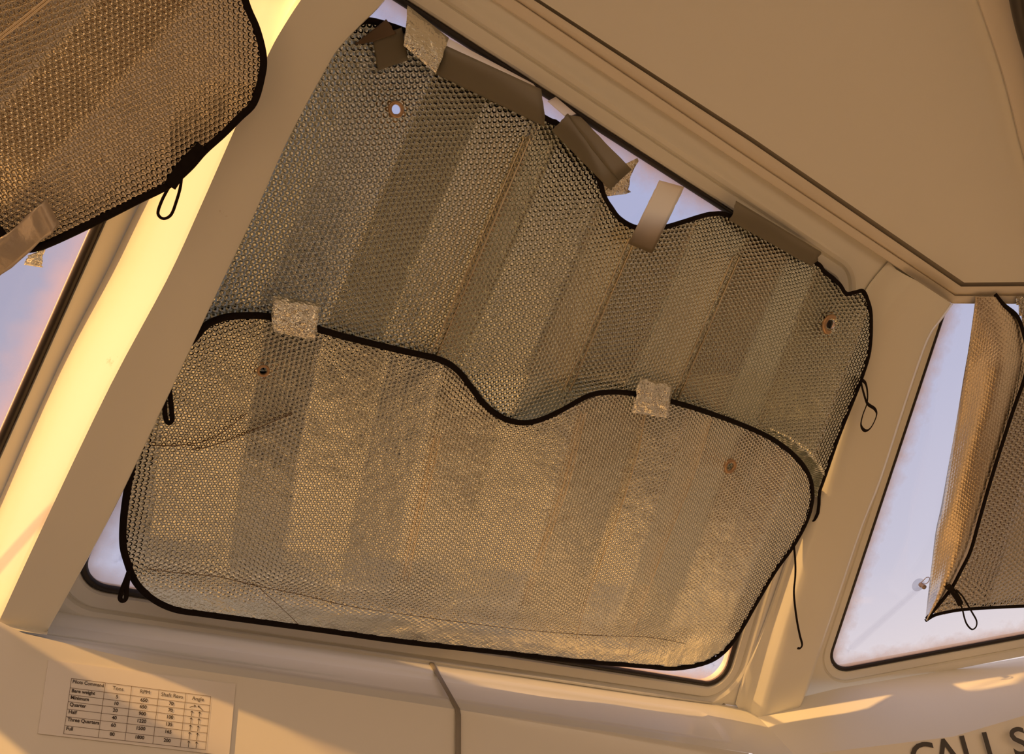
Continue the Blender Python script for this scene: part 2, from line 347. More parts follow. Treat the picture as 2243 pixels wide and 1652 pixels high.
# right pillar
pr_l = catmull([(2002,611),(1950,665),(1915,735),(1880,830),(1830,1000),(1790,1140),(1740,1300),(1696,1447),(1664,1560),(1651,1608)], 4)
pr_r = catmull([(2086,666),(2062,700),(2032,746),(1985,880),(1930,1050),(1887,1160),(1838,1305),(1795,1430),(1757,1545),(1740,1594)], 4)
pr_o = catmull([(1945,574),(1893,640),(1862,730),(1838,830),(1795,980),(1758,1110),(1724,1219),(1672,1370),(1629,1478),(1611,1542)], 4)
PR = Plane(P_F.cam_pt(1800,1200,.045), nrm(P_F.n+nrm(P_R.n)*1.0), v1)
fl2 = [PR.on(*p) for p in pr_l]; fr2 = [PR.on(*p) for p in pr_r]; ou2 = [P_F.on(*p, .009) for p in pr_o]; rr2 = [P_R.on(p[0]+2, p[1], -.004) for p in pr_r]
mid2 = [o+(g-o)*.5-nF*.012 for o, g in zip(ou2, fl2)]
rows = [ou2, [o+(m-o)*.12+nF*.004 for o, m in zip(ou2, mid2)], mid2, [m+(g-m)*.5-nF*.004 for m, g in zip(mid2, fl2)], [g-nF*.004 for g in fl2], [g+(f-g)*.05 for g, f in zip(fl2, fr2)]]
for t in (.3,.6,.94): rows.append([g+(f-g)*t for g, f in zip(fl2, fr2)])
rows += [[f-nF*.003 for f in fr2], rr2]
tag(loft('trim_2', rows, GEL, deg=50), kind='structure')
# ledge below the windscreen, with its shallow rounded recess
crease = [(-420,1278),(0,1362),(50,1387),(334,1454),(600,1493),(1003,1555),(1320,1600),(1640,1650),(1760,1668)]
e_out = [P_E.to2(*p) for p in [(-300,1255),(45,1312),(930,1449),(1400,1519),(1613,1545),(1700,1560),(1760,1668),(1320,1601),(1003,1555),(600,1493),(334,1454),(50,1387),(-300,1302)]]
rec = rounded([P_E.to2(*p) for p in [(-90,1318),(1560,1566),(1602,1625),(-60,1368)]], [.03,.035,.02,.02], 8)
rows = [[P_E.at(q, 0) for q in to_poly(outset(rec, 0), e_out)]]+[[P_E.at(q, h) for q in outset(rec, o)] for o, h in ((.012,.0),(.006,.001),(-.002,-.003),(-.008,-.006),(-.014,-.007))]
n = len(rec); ed = loft('wall_sill', rows, GEL, deg=40, closed=True)
tag(ed, kind='structure')
cap = mesh('wall_sill_recess', [*rows[-1], P_E.at(rec.mean(0), -.007)], [(j, (j+1) % n, n) for j in range(n)], GEL, smooth=False); cap.name = 'recess_panel'; cap.parent = ed
# apron panels
def sheet(name, P, px, mat, h=0.0, thick=.02, parent=None):
    f = [P.on(*p, h) for p in px]; b = [p-(B @ P.n)*thick for p in f]; n = len(px)
    Fc = [tuple(range(n)), tuple(range(2*n-1, n-1, -1))]+[(i, n+i, n+(i+1) % n, (i+1) % n) for i in range(n)]
    o = mesh(name, f+b, Fc, mat, parent, smooth=False); return o
def line_at(P, p, d, k):                        # point on P below a pixel, k metres along world direction d
    return P.on(*p)+(B @ d)*k
def skirt(name, P, px, d, lens, mat):
    rows = [[line_at(P, p, d, k) for p in px] for k in lens]
    return tag(loft(name, rows, mat, deg=40), kind='structure')
skirt('wall_apron', P_D, crease[:8], dD, (0,.2,.9), GEL2)
# starboard ledge and apron
er_top = [(1640,1545),(1745,1530),(1836,1508),(2243,1440),(2900,1330)]
er_bot = [(1650,1675),(1780,1652),(2087,1614),(2243,1568),(2900,1430)]
rows = [[P_ER.on(*p) for p in er_top], [P_ER.on(*(A(p)*.5+A(q)*.5)) for p, q in zip(er_top, er_bot)], [P_ER.on(*p) for p in er_bot]]
tag(loft('wall_sill_starboard', rows, GEL, deg=60), kind='structure')
skirt('wall_apron_starboard', P_ER, er_bot, RR @ dD, (0,.2,.9), GEL2)
# text panel plane follows the starboard apron
# seam strip over ledge and apron
def ribbon(name, pts, width, up_v, t, mat, parent=None):
    return tube(name, pts, width/2, t, mat, parent, flat=up_v, seg=8)
a0 = P_E.on(937,1438,.002); a1 = P_E.on(1004,1556,.002); a2 = a1+(B @ dD)*.5
sm = ribbon('trim_3', [a0, a0+(a1-a0)*.5, a1-(a1-a0)*.03, a1+(a2-a1)*.015, a1+(a2-a1)*.4, a2], .0115, B @ nrm(P_E.n+P_D.n), .002, GASK); tag(sm, kind='structure')
bs = ribbon('trim_4', [P_E.on(150,1328,.004), P_E.on(284,1350,.004), P_E.on(700,1413,.004), P_E.on(930,1447,.004), P_E.on(1400,1518,.004), P_E.on(1560,1540,.003)], .006, B @ P_E.n, .003, GEL); tag(bs, kind='structure')

# ---- ceiling: panel, dark gap, two stepped trims
cx = 2105
T1 = [(560,-340),(1085,5),(1603,347),(2085,665),(2243,666),(2900,668)]
T2 = [(600,-345),(1139,6),(1612,327),(2092,647),(2243,647),(2900,647)]
T3 = [(640,-350),(1157,4),(1625,309),(2098,637),(2243,635),(2900,633)]
T4 = [(650,-352),(1169,0),(1640,311-3),(2105,628),(2243,627),(2900,625)]
T5 = [(660,-355),(1178,-3),(1650,303),(2112,619),(2243,618),(2900,616)]
def crow(L, h): return [P_C.on(*p, h) for p in L]
up_w = A([0,0,1.0])
rows = [[p+up_w*.10 for p in crow(T1, .0)], crow(T1, .003), crow([(x*.96+X*.04, y*.96+Y*.04) for (x,y),(X,Y) in zip(T1,T2)], 0), crow([(x*.1+X*.9, y*.1+Y*.9) for (x,y),(X,Y) in zip(T1,T2)], .0)]
tag(loft('trim_5', rows, CTRIM, deg=40), kind='structure')
rows = [crow([(x*.1+X*.9, y*.1+Y*.9) for (x,y),(X,Y) in zip(T1,T2)], 0), crow(T2, -.012), crow(T2, -.010), crow([(x*.5+X*.5, y*.5+Y*.5) for (x,y),(X,Y) in zip(T2,T3)], -.005), crow([(x*.5+X*.5, y*.5+Y*.5) for (x,y),(X,Y) in zip(T3,T4)], -.004), crow(T4, -.006), crow(T4, -.03)]
tag(loft('trim_6', rows, CTRIM, deg=40), kind='structure')
rows = [crow(T4, -.016), crow(T5, -.016)]
tag(loft('trim_7', rows, GASK), kind='structure')
# ceiling panel plus the second overhead panel with curved edge at starboard
ridge = [(2070,-200),(2140,0),(2172,90),(2203,190),(2230,300),(2262,430),(2290,625)]
pan = [P_C.on(*p, -.010) for p in T5[:4]]+[P_C.on(2290,618,-.010)]
far = [(-2.2,-2.6),(2.4,-2.6)]
zc = float(pan[1][2])
base = [P_C.on(*p, -.010) for p in T5]
zc = float(pan[1][2]); ql = P_L.at(on_plane(P_L, XP-.05, zc))
V = [P_L.at(on_plane(P_L, float(base[0][0])-.02, zc))]+base+[A([XS+.05,base[-1][1]-.3,zc]), A([XS+.05,YB-.05,zc]), A([XP-.05,YB-.05,zc]), ql]
nb = len(V); V += [p+up_w*.03 for p in V]
cei = mesh('ceiling', V, [tuple(range(nb)), tuple(range(2*nb-1, nb-1, -1))]+[(i, nb+i, nb+(i+1) % nb, (i+1) % nb) for i in range(nb)], CEIL, smooth=False); tag(cei, kind='structure')
r1 = catmull(ridge, 5)
edge = [P_C.on(*p, -.008) for p in r1]
rows = [edge, [P_C.on(p[0]+3, p[1], .006) for p in r1], [P_C.on(p[0]+16, p[1], .010) for p in r1], [P_C.on(p[0]+70+.0*p[1], p[1], .011) for p in r1], [P_C.on(p[0]+82, p[1], .030) for p in r1], [P_C.on(p[0]+100, p[1], .032) for p in r1], [P_C.on(p[0]+700, p[1], .034) for p in r1]]
tag(loft('trim_8', rows, CTRIM, deg=50), kind='structure')
# dark grab rail end at the top right corner
rr = [P_C.on(x, y, h) for x, y, h in [(2120,-560,.010),(2150,-430,.050),(2190,-240,.055),(2212,-120,.055),(2226,-20,.055),(2240,50,.055),(2262,130,.055),(2320,330,.055),(2365,470,.050),(2390,540,.010)]]
gr = tube('handrail', catmull(rr, 5), .012, .012, DARK, seg=12); tag(gr, 'dark rail at the top right corner under the ceiling', 'rail')

# ---- rest of the cabin behind the camera (floor, sides, back) so the foil has a room to mirror
def box(name, lo, hi, mat, parent=None):
    x0,y0,z0 = lo; x1,y1,z1 = hi
    V = [(x0,y0,z0),(x1,y0,z0),(x1,y1,z0),(x0,y1,z0),(x0,y0,z1),(x1,y0,z1),(x1,y1,z1),(x0,y1,z1)]
    return mesh(name, V, [(0,3,2,1),(4,5,6,7),(0,1,5,4),(1,2,6,5),(2,3,7,6),(3,0,4,7)], mat, parent, smooth=False)
def wall_x(name, x, th, y0, y1, z0, z1, holes):
    """wall in the plane x with rectangular openings (ya, yb, za, zb)"""
    ys = sorted({y0, y1, *[h[0] for h in holes], *[h[1] for h in holes]}); zs = sorted({z0, z1, *[h[2] for h in holes], *[h[3] for h in holes]})
    V = []; Fc = []
    for i in range(len(ys)-1):
        for j in range(len(zs)-1):
            ym, zm = (ys[i]+ys[i+1])/2, (zs[j]+zs[j+1])/2
            if any(h[0] < ym < h[1] and h[2] < zm < h[3] for h in holes): continue
            b = len(V); 
            for X in (x, x+th):
                V += [(X,ys[i],zs[j]),(X,ys[i+1],zs[j]),(X,ys[i+1],zs[j+1]),(X,ys[i],zs[j+1])]
            Fc += [(b,b+1,b+2,b+3),(b+7,b+6,b+5,b+4),(b,b+4,b+5,b+1),(b+1,b+5,b+6,b+2),(b+2,b+6,b+7,b+3),(b+3,b+7,b+4,b)]
    return tag(mesh(name, V, Fc, WALLM, smooth=False), kind='structure')
tag(box('floor', (XP-.05,YB-.05,-.05), (XS+.05,1.6,0), FLOORM), kind='structure')
ypc = float(P_L.at(on_plane(P_L, XP, 1.8))[1])
wall_x('wall_port', XP, -.04, YB, ypc+.02, 0, zc, [(YB+.15,ypc-.02,1.0,2.3)])
wall_x('wall_starboard', XS, .04, YB, .35, 0, zc, [(-2.1,-.1,1.0,2.2)])
def wall_y(name, y, th, x0, x1, z0, z1, holes):
    o = wall_x(name, 0, th, x0, x1, z0, z1, holes)
    for v in o.data.vertices: v.co = (v.co.y, y+v.co.x, v.co.z)
    return o
wall_y('wall_back', YB, -.04, XP, XS, 0, zc, [(.45,1.35,.05,2.2),(1.5,2.95,.95,2.3),(-1.3,.3,.95,2.3)])
tag(box('added_box_port', (XP,YB,0), (XP+.35,ypc,.85), WOOD), kind='structure'); tag(box('added_box_starboard', (XS-.35,YB,0), (XS,.2,.85), WOOD), kind='structure'); tag(box('added_dash', (XP+.1,.92,0), (XS,1.25,.95), GEL2), kind='structure'); tag(box('added_mat_starboard', (1.15,YB+.1,.002), (2.68,.12,.02), MAT_), kind='structure'); tag(box('added_mat_port', (-1.0,-.9,.002), (.75,.72,.02), MAT_), kind='structure')  # unseen dark boxes, cream dash and mats, added to shape the foil's reflections
# apron under the port window, joining the front apron
pa = [P_L.at(on_plane(P_L, x, 1.83), -.0) for x in (.0,-.4,-.9,XP)]
tag(loft('wall_apron_port', [[p-A([0,0,k]) for p in pa] for k in (-.04,0,.3,.9)], GEL2), kind='structure')
# ================================================================ SUNSHADES
def inside(poly, X, Y):
    c = np.zeros(X.shape, bool); n = len(poly); j = n-1
    for i in range(n):
        xi, yi = poly[i]; xj, yj = poly[j]
        with np.errstate(divide='ignore', invalid='ignore'):
            t = ((yi > Y) != (yj > Y)) & (X < (xj-xi)*(Y-yi)/(yj-yi+1e-12)+xi)
        c ^= t; j = i
    return c
def foil_sheet(name, P, outline, hfun, uvfun, mat, step, holes=(), edgefun=None, parent=None):
    o = A(outline); x0, y0 = o.min(0); x1, y1 = o.max(0)
    nx = int((x1-x0)/step)+2; ny = int((y1-y0)/step)+2
    gx = x0+np.arange(nx)*step; gy = y0+np.arange(ny)*step
    X, Y = np.meshgrid(gx, gy); Xc, Yc = X[:-1,:-1]+step/2, Y[:-1,:-1]+step/2
    keep = inside(outline, Xc, Yc)
    for hx, hy, hr in holes: keep &= ((Xc-hx)**2+(Yc-hy)**2 > hr*hr)
    used = np.zeros(X.shape, bool)
    for a in (0,1):
        for b in (0,1): used[a:ny-1+a, b:nx-1+b] |= keep
    idx = -np.ones(X.shape, int); idx[used] = np.arange(used.sum())
    xs, ys = X[used].copy(), Y[used].copy()
    for hx, hy, hr in holes:                    # round the hole
        d = np.hypot(xs-hx, ys-hy); k = d < hr+step*.75; xs[k] = hx+(xs[k]-hx)/d[k]*hr; ys[k] = hy+(ys[k]-hy)/d[k]*hr
    hh = hfun(xs, ys); rr_ = np.stack([(xs-CX)/FPX, (ys-CY)/FPX, np.ones_like(xs)], 1)
    den = rr_ @ P.n; num = np.dot(P.n, P.P0)+hh; pts = rr_*(num/den)[:, None]; Wp = CAM+pts @ B.T
    d0 = pts-P.P0; uv = uvfun(d0 @ P.U, d0 @ P.V)
    i0 = idx[:-1,:-1][keep]; i1 = idx[:-1,1:][keep]; i2 = idx[1:,1:][keep]; i3 = idx[1:,:-1][keep]
    ed = edgefun(xs, ys) if edgefun else np.zeros(len(xs))
    ob = mesh(name, Wp, np.stack([i0,i1,i2,i3],1), mat, parent, True, np.stack(uv, 1), ed)
    so_ = ob.modifiers.new('thickness', 'SOLIDIFY'); so_.thickness = .0022; so_.offset = 0
    return ob
def surf(P, hfun, pts, lift=.0):
    xs = A([p[0] for p in pts], float); ys = A([p[1] for p in pts], float); h = hfun(xs, ys)
    return [P.on(x, y, k+lift) for x, y, k in zip(xs, ys, h)]
def zig(s, knots, vals): return np.interp(s, knots, vals)
def soft(s, knots, vals, w=8):
    return (zig(s-w, knots, vals)+zig(s, knots, vals)*2+zig(s+w, knots, vals))/4
def lumps(xs, ys, amp, sc, seed):
    r = np.random.default_rng(seed); o = 0
    for _ in range(10):
        a = r.uniform(0, 6.28); k = r.uniform(.6, 1.6)/sc; o = o+np.sin((xs*math.cos(a)+ys*math.sin(a))*k+r.uniform(0, 6.28))
    return o*amp/3
def rot_uv(P, p0, p1):
    """uv axes in metres turned so the bubble rows run along the pixel line p0-p1"""
    a = P.to2(*p1)-P.to2(*p0); t = math.atan2(a[1], a[0])
    return lambda u, v: (u*math.sin(t)-v*math.cos(t)+3.0, u*math.cos(t)+v*math.sin(t)+3.0)
def grommet(P, hfun, x, y, r, mat, parent):
    h = float(hfun(A([float(x)]), A([float(y)]))[0])
    c = P.on(x, y, h+.0015); n = B @ P.n; u = B @ P.U; v = B @ P.V; V = []; Fc = []; S = 28
    sc = np.linalg.norm(P.on(x+r, y, h)-P.on(x, y, h))
    for k in range(S):
        q = 2*math.pi*k/S; d = u*math.cos(q)+v*math.sin(q)
        for ro, hh in ((.90,-.004),(.92,.001),(1.15,.0022),(1.5,.0018),(1.62,-.001),(1.55,-.004)): V.append(c+d*ro*sc+n*hh)
    for k in range(S):
        for i in range(5):
            a = k*6+i; b = ((k+1) % S)*6+i; Fc.append((a, b, b+1, a+1))
    return mesh('grommet', V, Fc, mat, parent)

# ---- upper shade on the windscreen
up_out = [(770,66),(801,45),(865,60),(930,88),(980,128),(1080,185),(1195,259),(1222,272),(1270,320),(1310,390),(1325,433),(1340,457),(1356,478),(1385,496),(1420,502),(1459,497),(1497,486),(1532,475),(1560,469),(1599,473),(1690,520),(1787,575),(1805,594),(1838,622),(1853,643),(1871,641),(1890,638),(1900,656),(1908,692),(1905,768),(1887,830),(1869,877),(1836,960),(1805,1050),(1796,1075),(1770,1150),(1600,1140),(1300,1000),(900,900),(640,830),(390,800),(330,770),(420,620),(560,320),(660,140)]
k1 = A([330,480,640,800,940,1062,1078,1135,1292,1400,1520,1640,1755,1830,1900,2100])
z1 = A([0,.006,.0,.009,.0,.014,.014,.002,.026,.006,.019,.002,.016,.010,.012,.012])
def h_up(x, y):
    s = x+.43*(y-500); h = .012+soft(s, k1, z1, 6)
    edge = np.clip((x+.36*(y-700)-1740)/150, 0, 1); xe = np.interp(y, [900,935,967,1006,1046,1090,1140], [1480,1640,1700,1748,1774,1782,1772])
    free = np.where(y < 860, 1.0, np.clip((x-xe-2)/34, 0, 1)+np.clip((935-y)/75, 0, 1)*(x > 1700)); h = h+.050*edge**1.3*np.clip(free, 0, 1)
    return h+lumps(x, y, .0016, 90, 3)*np.clip((1000-y)/200, .2, 1)-.008*np.clip((y-820)/100, 0, 1)
def e_none(x, y): return np.zeros_like(x)
root_u = empty('windscreen_sunshade', P_F.on(1250,620,.03))
tag(root_u, 'upper silver bubble-foil sunshade taped over the top of the front window', 'sunshade', 'foil sunshades in the wheelhouse windows')
hol = [(868,240,11),(1819,711,10)]
o1 = foil_sheet('foil_sheet', P_F, up_out, h_up, rot_uv(P_F, (1160,268),(1075,462)), FOIL_UP, 6, hol)
bu = tube('binding', surf(P_F, h_up, catmull(up_out[:41], 5), .001), .0048, .0028, BIND, flat=B @ P_F.n)
ch = [o1, bu]+[grommet(P_F, h_up, x, y, r, BRASS, None) for x, y, r in hol]
st = tube('strap_loop', catmull([P_F.on(x, y, .085) for x, y in [(1887,832),(1896,840),(1900,860),(1899,884),(1890,909),(1886,932),(1896,944),(1909,935),(1920,910),(1916,896),(1900,884),(1892,862),(1886,838)]], 5), .0040, .0010, BIND, flat=B @ nrm(P_F.n+.5*v1)); ch.append(st)
# stitched double creases
for s0 in (1070,1640,1395):
    for d in (-7,7):
        yy = np.linspace(300, 830, 60) if s0 == 1070 else (np.linspace(560, 900, 50) if s0 == 1640 else np.linspace(520, 860, 50))
        pts = [(s0+d-.43*(q-500), q) for q in yy]; pts = [p for p in pts if inside(up_out, A([p[0]]), A([p[1]]))[0]]
        ch.append(tube('crease_line', surf(P_F, h_up, pts, .0016), .0011, .0011, FOIL_B, flat=B @ P_F.n, seg=6))
reparent(ch, root_u)

# ---- lower shade
lo_out = [(392,775),(425,742),(450,714),(480,699),(520,692),(600,695),(700,722),(760,739),(870,766),(960,787),(1000,810),(1030,846),(1060,885),(1100,915),(1140,926),(1180,921),(1230,899),(1290,867),(1340,859),(1400,864),(1480,882),(1560,907),(1640,937),(1700,967),(1748,1006),(1774,1046),(1780,1090),(1768,1140),(1738,1196),(1698,1252),(1658,1320),(1620,1386),(1588,1427),(1548,1452),(1480,1465),(1400,1459),(1250,1447),(1100,1430),(900,1408),(700,1380),(560,1361),(450,1346),(382,1335),(332,1310),(297,1274),(279,1230),(270,1190),(272,1130),(282,1060),(299,985),(325,905),(352,840)]
k2 = A([200,330,520,640,775,898,1045,1200,1345,1440,1560,1700,1900])
z2 = A([.0,.015,.0,.015,.003,.020,.000,.024,.003,.021,.001,.018,.004])
def s_lo(x, y): return x+(.20+.16*(x-780)/700)*(y-1100)
def h_lo(x, y):
    s = s_lo(x, y); amp = np.clip((1390+.10*(x-900)-y)/160, .12, 1)
    h = .034+soft(s, k2, z2, 6)*amp
    low = np.clip((y-(1235+.115*(x-300)))/150, 0, 1.2)            # lower strip leans in towards the sill
    right = np.clip((x+.45*(y-1100)-1640)/220, 0, 1)
    return h-low*.004+right*.004+.0*x+lumps(x, y, .0014, 70, 5)
def e_lo(x, y):
    return np.clip((y-(1205+.125*(x-300)))/90, 0, 1)*.94+np.clip((x+.45*(y-1100)-1600)/120, 0, .45)
root_l = empty('windscreen_sunshade', P_F.on(1020,1100,.04))
tag(root_l, 'lower silver foil sunshade with wavy top edge, covering the front window down to the sill', 'sunshade', 'foil sunshades in the wheelhouse windows')
hol2 = [(577,813,9),(1600,1022,8)]
o2 = foil_sheet('foil_sheet', P_F, lo_out, h_lo, rot_uv(P_F, (960,950),(885,1250)), FOIL_LO, 6, hol2, e_lo)
b2_ = tube('binding', surf(P_F, h_lo, catmull(lo_out, 5, True), .001), .0055, .0030, BIND, closed=True, flat=B @ P_F.n)
ch = [o2, b2_]+[grommet(P_F, h_lo, x, y, r, BRASS, None) for x, y, r in hol2]
def loopy(P, px, h, r=.0036, t=.001): return tube('strap_loop', catmull([P.on(x, y, h) for x, y in px], 5), r, t, BIND, flat=B @ P.n)
ch.append(loopy(P_F, [(368,835),(361,870),(361,900),(364,920),(370,927),(377,920),(376,900),(373,870),(370,838)], .060, .0034))
ch.append(loopy(P_F, [(283,1250),(276,1270),(268,1290),(263,1310),(269,1317),(276,1310),(278,1285),(282,1258)], .052, .0034))
ch.append(loopy(P_F, [(1739,1196),(1742,1230),(1742,1262),(1739,1295),(1741,1325),(1746,1362),(1752,1392),(1757,1412),(1753,1420),(1747,1420)], .085, .0032))
# dark brown crease line across the bottom and radiating wrinkles
def wrinkle(px, r=.0010, m=None): ch.append(tube('crease_line', surf(P_F, h_lo, catmull(px, 6), .0009), r, r*.8, m or FOIL_B, flat=B @ P_F.n, seg=6))
wrinkle([(318,1246),(400,1256),(480,1264),(560,1283),(660,1303),(760,1327),(900,1348),(1000,1362),(1150,1380),(1300,1392),(1420,1396),(1500,1410)], .0008, CREASE)
wrinkle([(570,1290),(620,1335),(662,1376)], .0007, CREASE)
wrinkle([(1420,870),(1395,1000),(1350,1140),(1290,1300),(1262,1400)], .0011)
wrinkle([(1560,915),(1520,1040),(1455,1200),(1392,1370),(1375,1440)], .0011)
for d in (-6,6): wrinkle([(960+d,950),(935+d,1060),(905+d,1180),(888+d,1275)], .0010)
for d in (-5,5): wrinkle([(1278+d,905),(1240+d,1060),(1190+d,1200),(1150+d,1325)], .0010)
wrinkle([(420,985),(470,975),(560,940),(640,905)], .0009, CREASE); wrinkle([(330,975),(400,975),(470,958),(540,905)], .0009, CREASE)
reparent(ch, root_l)

# ---- port shade, hung nearer over the port window and pillar
P_LS = Plane(PT.cam_pt(420,420)+P_F.n*.020, nrm(rod(dFL, 0) @ (nrm(P_F.n*.75+P_L.n*.5))), v1)
ls_out = [(500,-140),(537,0),(563,64),(577,124),(573,169),(556,225),(525,257),(488,294),(447,331),(413,369),(368,406),(300,440),(225,478),(124,526),(70,545),(30,540),(5,512),(-60,440),(-180,330),(-420,250),(-700,120),(-760,-200),(-500,-420),(100,-420),(420,-300)]
k3 = A([-900,-300,-100,120,330,520,760]); z3 = A([0,.02,.0,.018,.004,.012,.02])
def h_ls(x, y):
    s = x+.9*(y-100); crn = np.clip((x-370)/120, 0, 1)*np.clip((y-180)/120, 0, 1)
    return soft(s, k3, z3, 14)-.010*crn+lumps(x, y, .002, 120, 9)
root_p = empty('side_window_sunshade', P_LS.on(200,200,.02))
tag(root_p, 'golden-brown foil sunshade with black edge hanging over the left window at top left', 'sunshade', 'foil sunshades in the wheelhouse windows')
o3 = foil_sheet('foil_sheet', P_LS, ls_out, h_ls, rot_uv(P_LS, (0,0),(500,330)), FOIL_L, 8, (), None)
b3_ = tube('binding', surf(P_LS, h_ls, catmull(ls_out, 5, True), .001), .0046, .0026, BIND, closed=True, flat=B @ P_LS.n)
ch = [o3, b3_]
ch.append(tube('binding_tab', surf(P_LS, h_ls, [(444,322),(425,340),(404,362),(388,384),(372,408)], .004), .0075, .002, BIND, flat=B @ P_LS.n))
ch.append(loopy(P_LS, [(398,385),(395,410),(387,439),(375,470),(358,479),(346,468),(353,443),(366,417),(378,398)], .012, .0019))
for d in (0,10): ch.append(tube('crease_line', surf(P_LS, h_ls, [(-40+d,110),(0+d,78),(50+d,40),(104+d,-4),(180+d,-60)], .001), .0012, .001, FOIL_B, flat=B @ P_LS.n, seg=6))
reparent(ch, root_p)

# ---- starboard shade: hanging panel with a curled flap
P_RS = Plane(P_R.P0+P_R.n*.02, P_R.n, P_R.U)
rs_bind = [(2225,640),(2243,724),(2252,780),(2243,833),(2217,906),(2174,1040),(2145,1140),(2126,1207),(2104,1252),(2086,1284)]
rs_bottom = [(2027,1360),(2047,1348),(2075,1341),(2106,1336),(2160,1332),(2243,1328),(2420,1320),(2560,1300)]
panel_out = [(2225,650),(2243,724),(2253,780),(2243,833),(2217,906),(2174,1040),(2145,1140),(2126,1207),(2104,1252),(2084,1290),(2040,1348),(2106,1336),(2160,1332),(2243,1328),(2420,1320),(2560,1300),(2560,650)]
def h_rp(x, y): return .006+soft(x+.3*(y-1000), A([1900,2150,2260,2400,2600]), A([.01,.0,.016,.0,.01]), 8)+lumps(x, y, .001, 70, 2)
root_r = empty('side_window_sunshade', P_RS.on(2200,1000,.02))
tag(root_r, 'folded foil sunshade with a curled flap and knotted strap in the right window', 'sunshade', 'foil sunshades in the wheelhouse windows')
o4 = foil_sheet('foil_sheet', P_RS, panel_out, h_rp, rot_uv(P_RS, (2217,906),(2126,1207)), FOIL_R, 6)
flap_left = catmull([(2136,650),(2135,668),(2122,760),(2110,830),(2092,940),(2078,1020),(2062,1110),(2050,1165),(2042,1230),(2034,1300),(2028,1358)], 5)
flap_right = catmull([(2188,650),(2199,668),(2236,712),(2250,780),(2243,833),(2217,906),(2174,1040),(2145,1140),(2126,1207),(2086,1284),(2030,1360)], 5)
V = []; uvs = []; nr = 14; nc = len(flap_left)
for i in range(nr+1):
    t = i/nr
    for j in range(nc):
        x, y = flap_left[j]*(1-t)+flap_right[j]*t
        V.append(P_RS.on(x, y, .010+(.040*math.sin(math.pi*min(1, t*1.1)*.75)+.003*math.sin(t*9+j*.2))*min(1, max(0, (y-640)/160)))); q = P_RS.to2(x, y); uvs.append((q[0]*1.3+2, q[1]+2))
o5 = mesh('flap', V, [(i*nc+j, i*nc+j+1, (i+1)*nc+j+1, (i+1)*nc+j) for i in range(nr) for j in range(nc-1)], FOIL_B, None, True, uvs, [0.35]*len(V))
sm_ = o5.modifiers.new('thickness', 'SOLIDIFY'); sm_.thickness = .0022; sm_.offset = 0
b4 = tube('binding', catmull([P_RS.on(x, y, .010+.038*min(1, max(0, (y-640)/160))) for x, y in [(2180,645),(2199,668),(2230,696),(2247,750),(2252,785),(2243,833),(2217,906),(2174,1040),(2145,1140),(2126,1207),(2104,1252),(2086,1286),(2060,1320),(2029,1356)]], 5), .0052, .003, BIND, flat=B @ P_R.n)
b5 = tube('binding', catmull([P_RS.on(x, y, .030) for x, y in rs_bottom], 5), .0050, .003, BIND, flat=B @ P_R.n)
b6 = tube('strap_knot', catmull([P_RS.on(x, y, .056) for x, y in [(2076,1284),(2084,1292),(2096,1308),(2104,1324)]], 5), .0085, .004, BIND, flat=B @ P_R.n)
l4 = loopy(P_RS, [(2090,1296),(2100,1316),(2108,1335),(2112,1352),(2118,1368),(2129,1379),(2138,1373),(2139,1360),(2130,1343),(2120,1326),(2108,1306),(2094,1292)], .060, .0024)
reparent([o4, o5, b4, b5, b6, l4], root_r)
# suction cup on the starboard pane
def lathe(name, P, x, y, prof, mat, S=28, h0=-.0095):
    c = P.on(x, y, h0); u, v, n = B @ P.U, B @ P.V, B @ P.n; V = []; m_ = len(prof)
    for k in range(S):
        q = 2*math.pi*k/S
        for r_, hh in prof: V.append(c+(u*math.cos(q)+v*math.sin(q))*r_+n*hh)
    return mesh(name, V, [(k*m_+i, ((k+1) % S)*m_+i, ((k+1) % S)*m_+i+1, k*m_+i+1) for k in range(S) for i in range(m_-1)], mat)
cup = empty('suction_cup', P_R.on(2011,1281)); tag(cup, 'clear plastic suction cup stuck on the right window pane beside the foil flap', 'suction cup')
pc = lathe('cup_disc', P_R, 2011, 1281, [(.0,.0005),(.012,.0007),(.0185,.0002),(.0195,.001),(.0185,.0015),(.012,.0035),(.005,.007)], CLEAR)
kn = lathe('cup_knob', P_R, 2013, 1278, [(.0065,.006),(.007,.010),(.0055,.014),(.0045,.016),(.0068,.019),(.006,.022),(0.0001,.0225)], plain('smoky_plastic', (.45,.33,.27), .3))
hk = tube('hook', catmull([P_R.on(x, y, .002) for x, y in [(2018,1276),(2024,1270),(2030,1265),(2036,1266),(2034,1274),(2028,1279),(2021,1279)]], 5), .0009, .0009, BRASS, seg=6)
reparent([pc, kn, hk], cup)

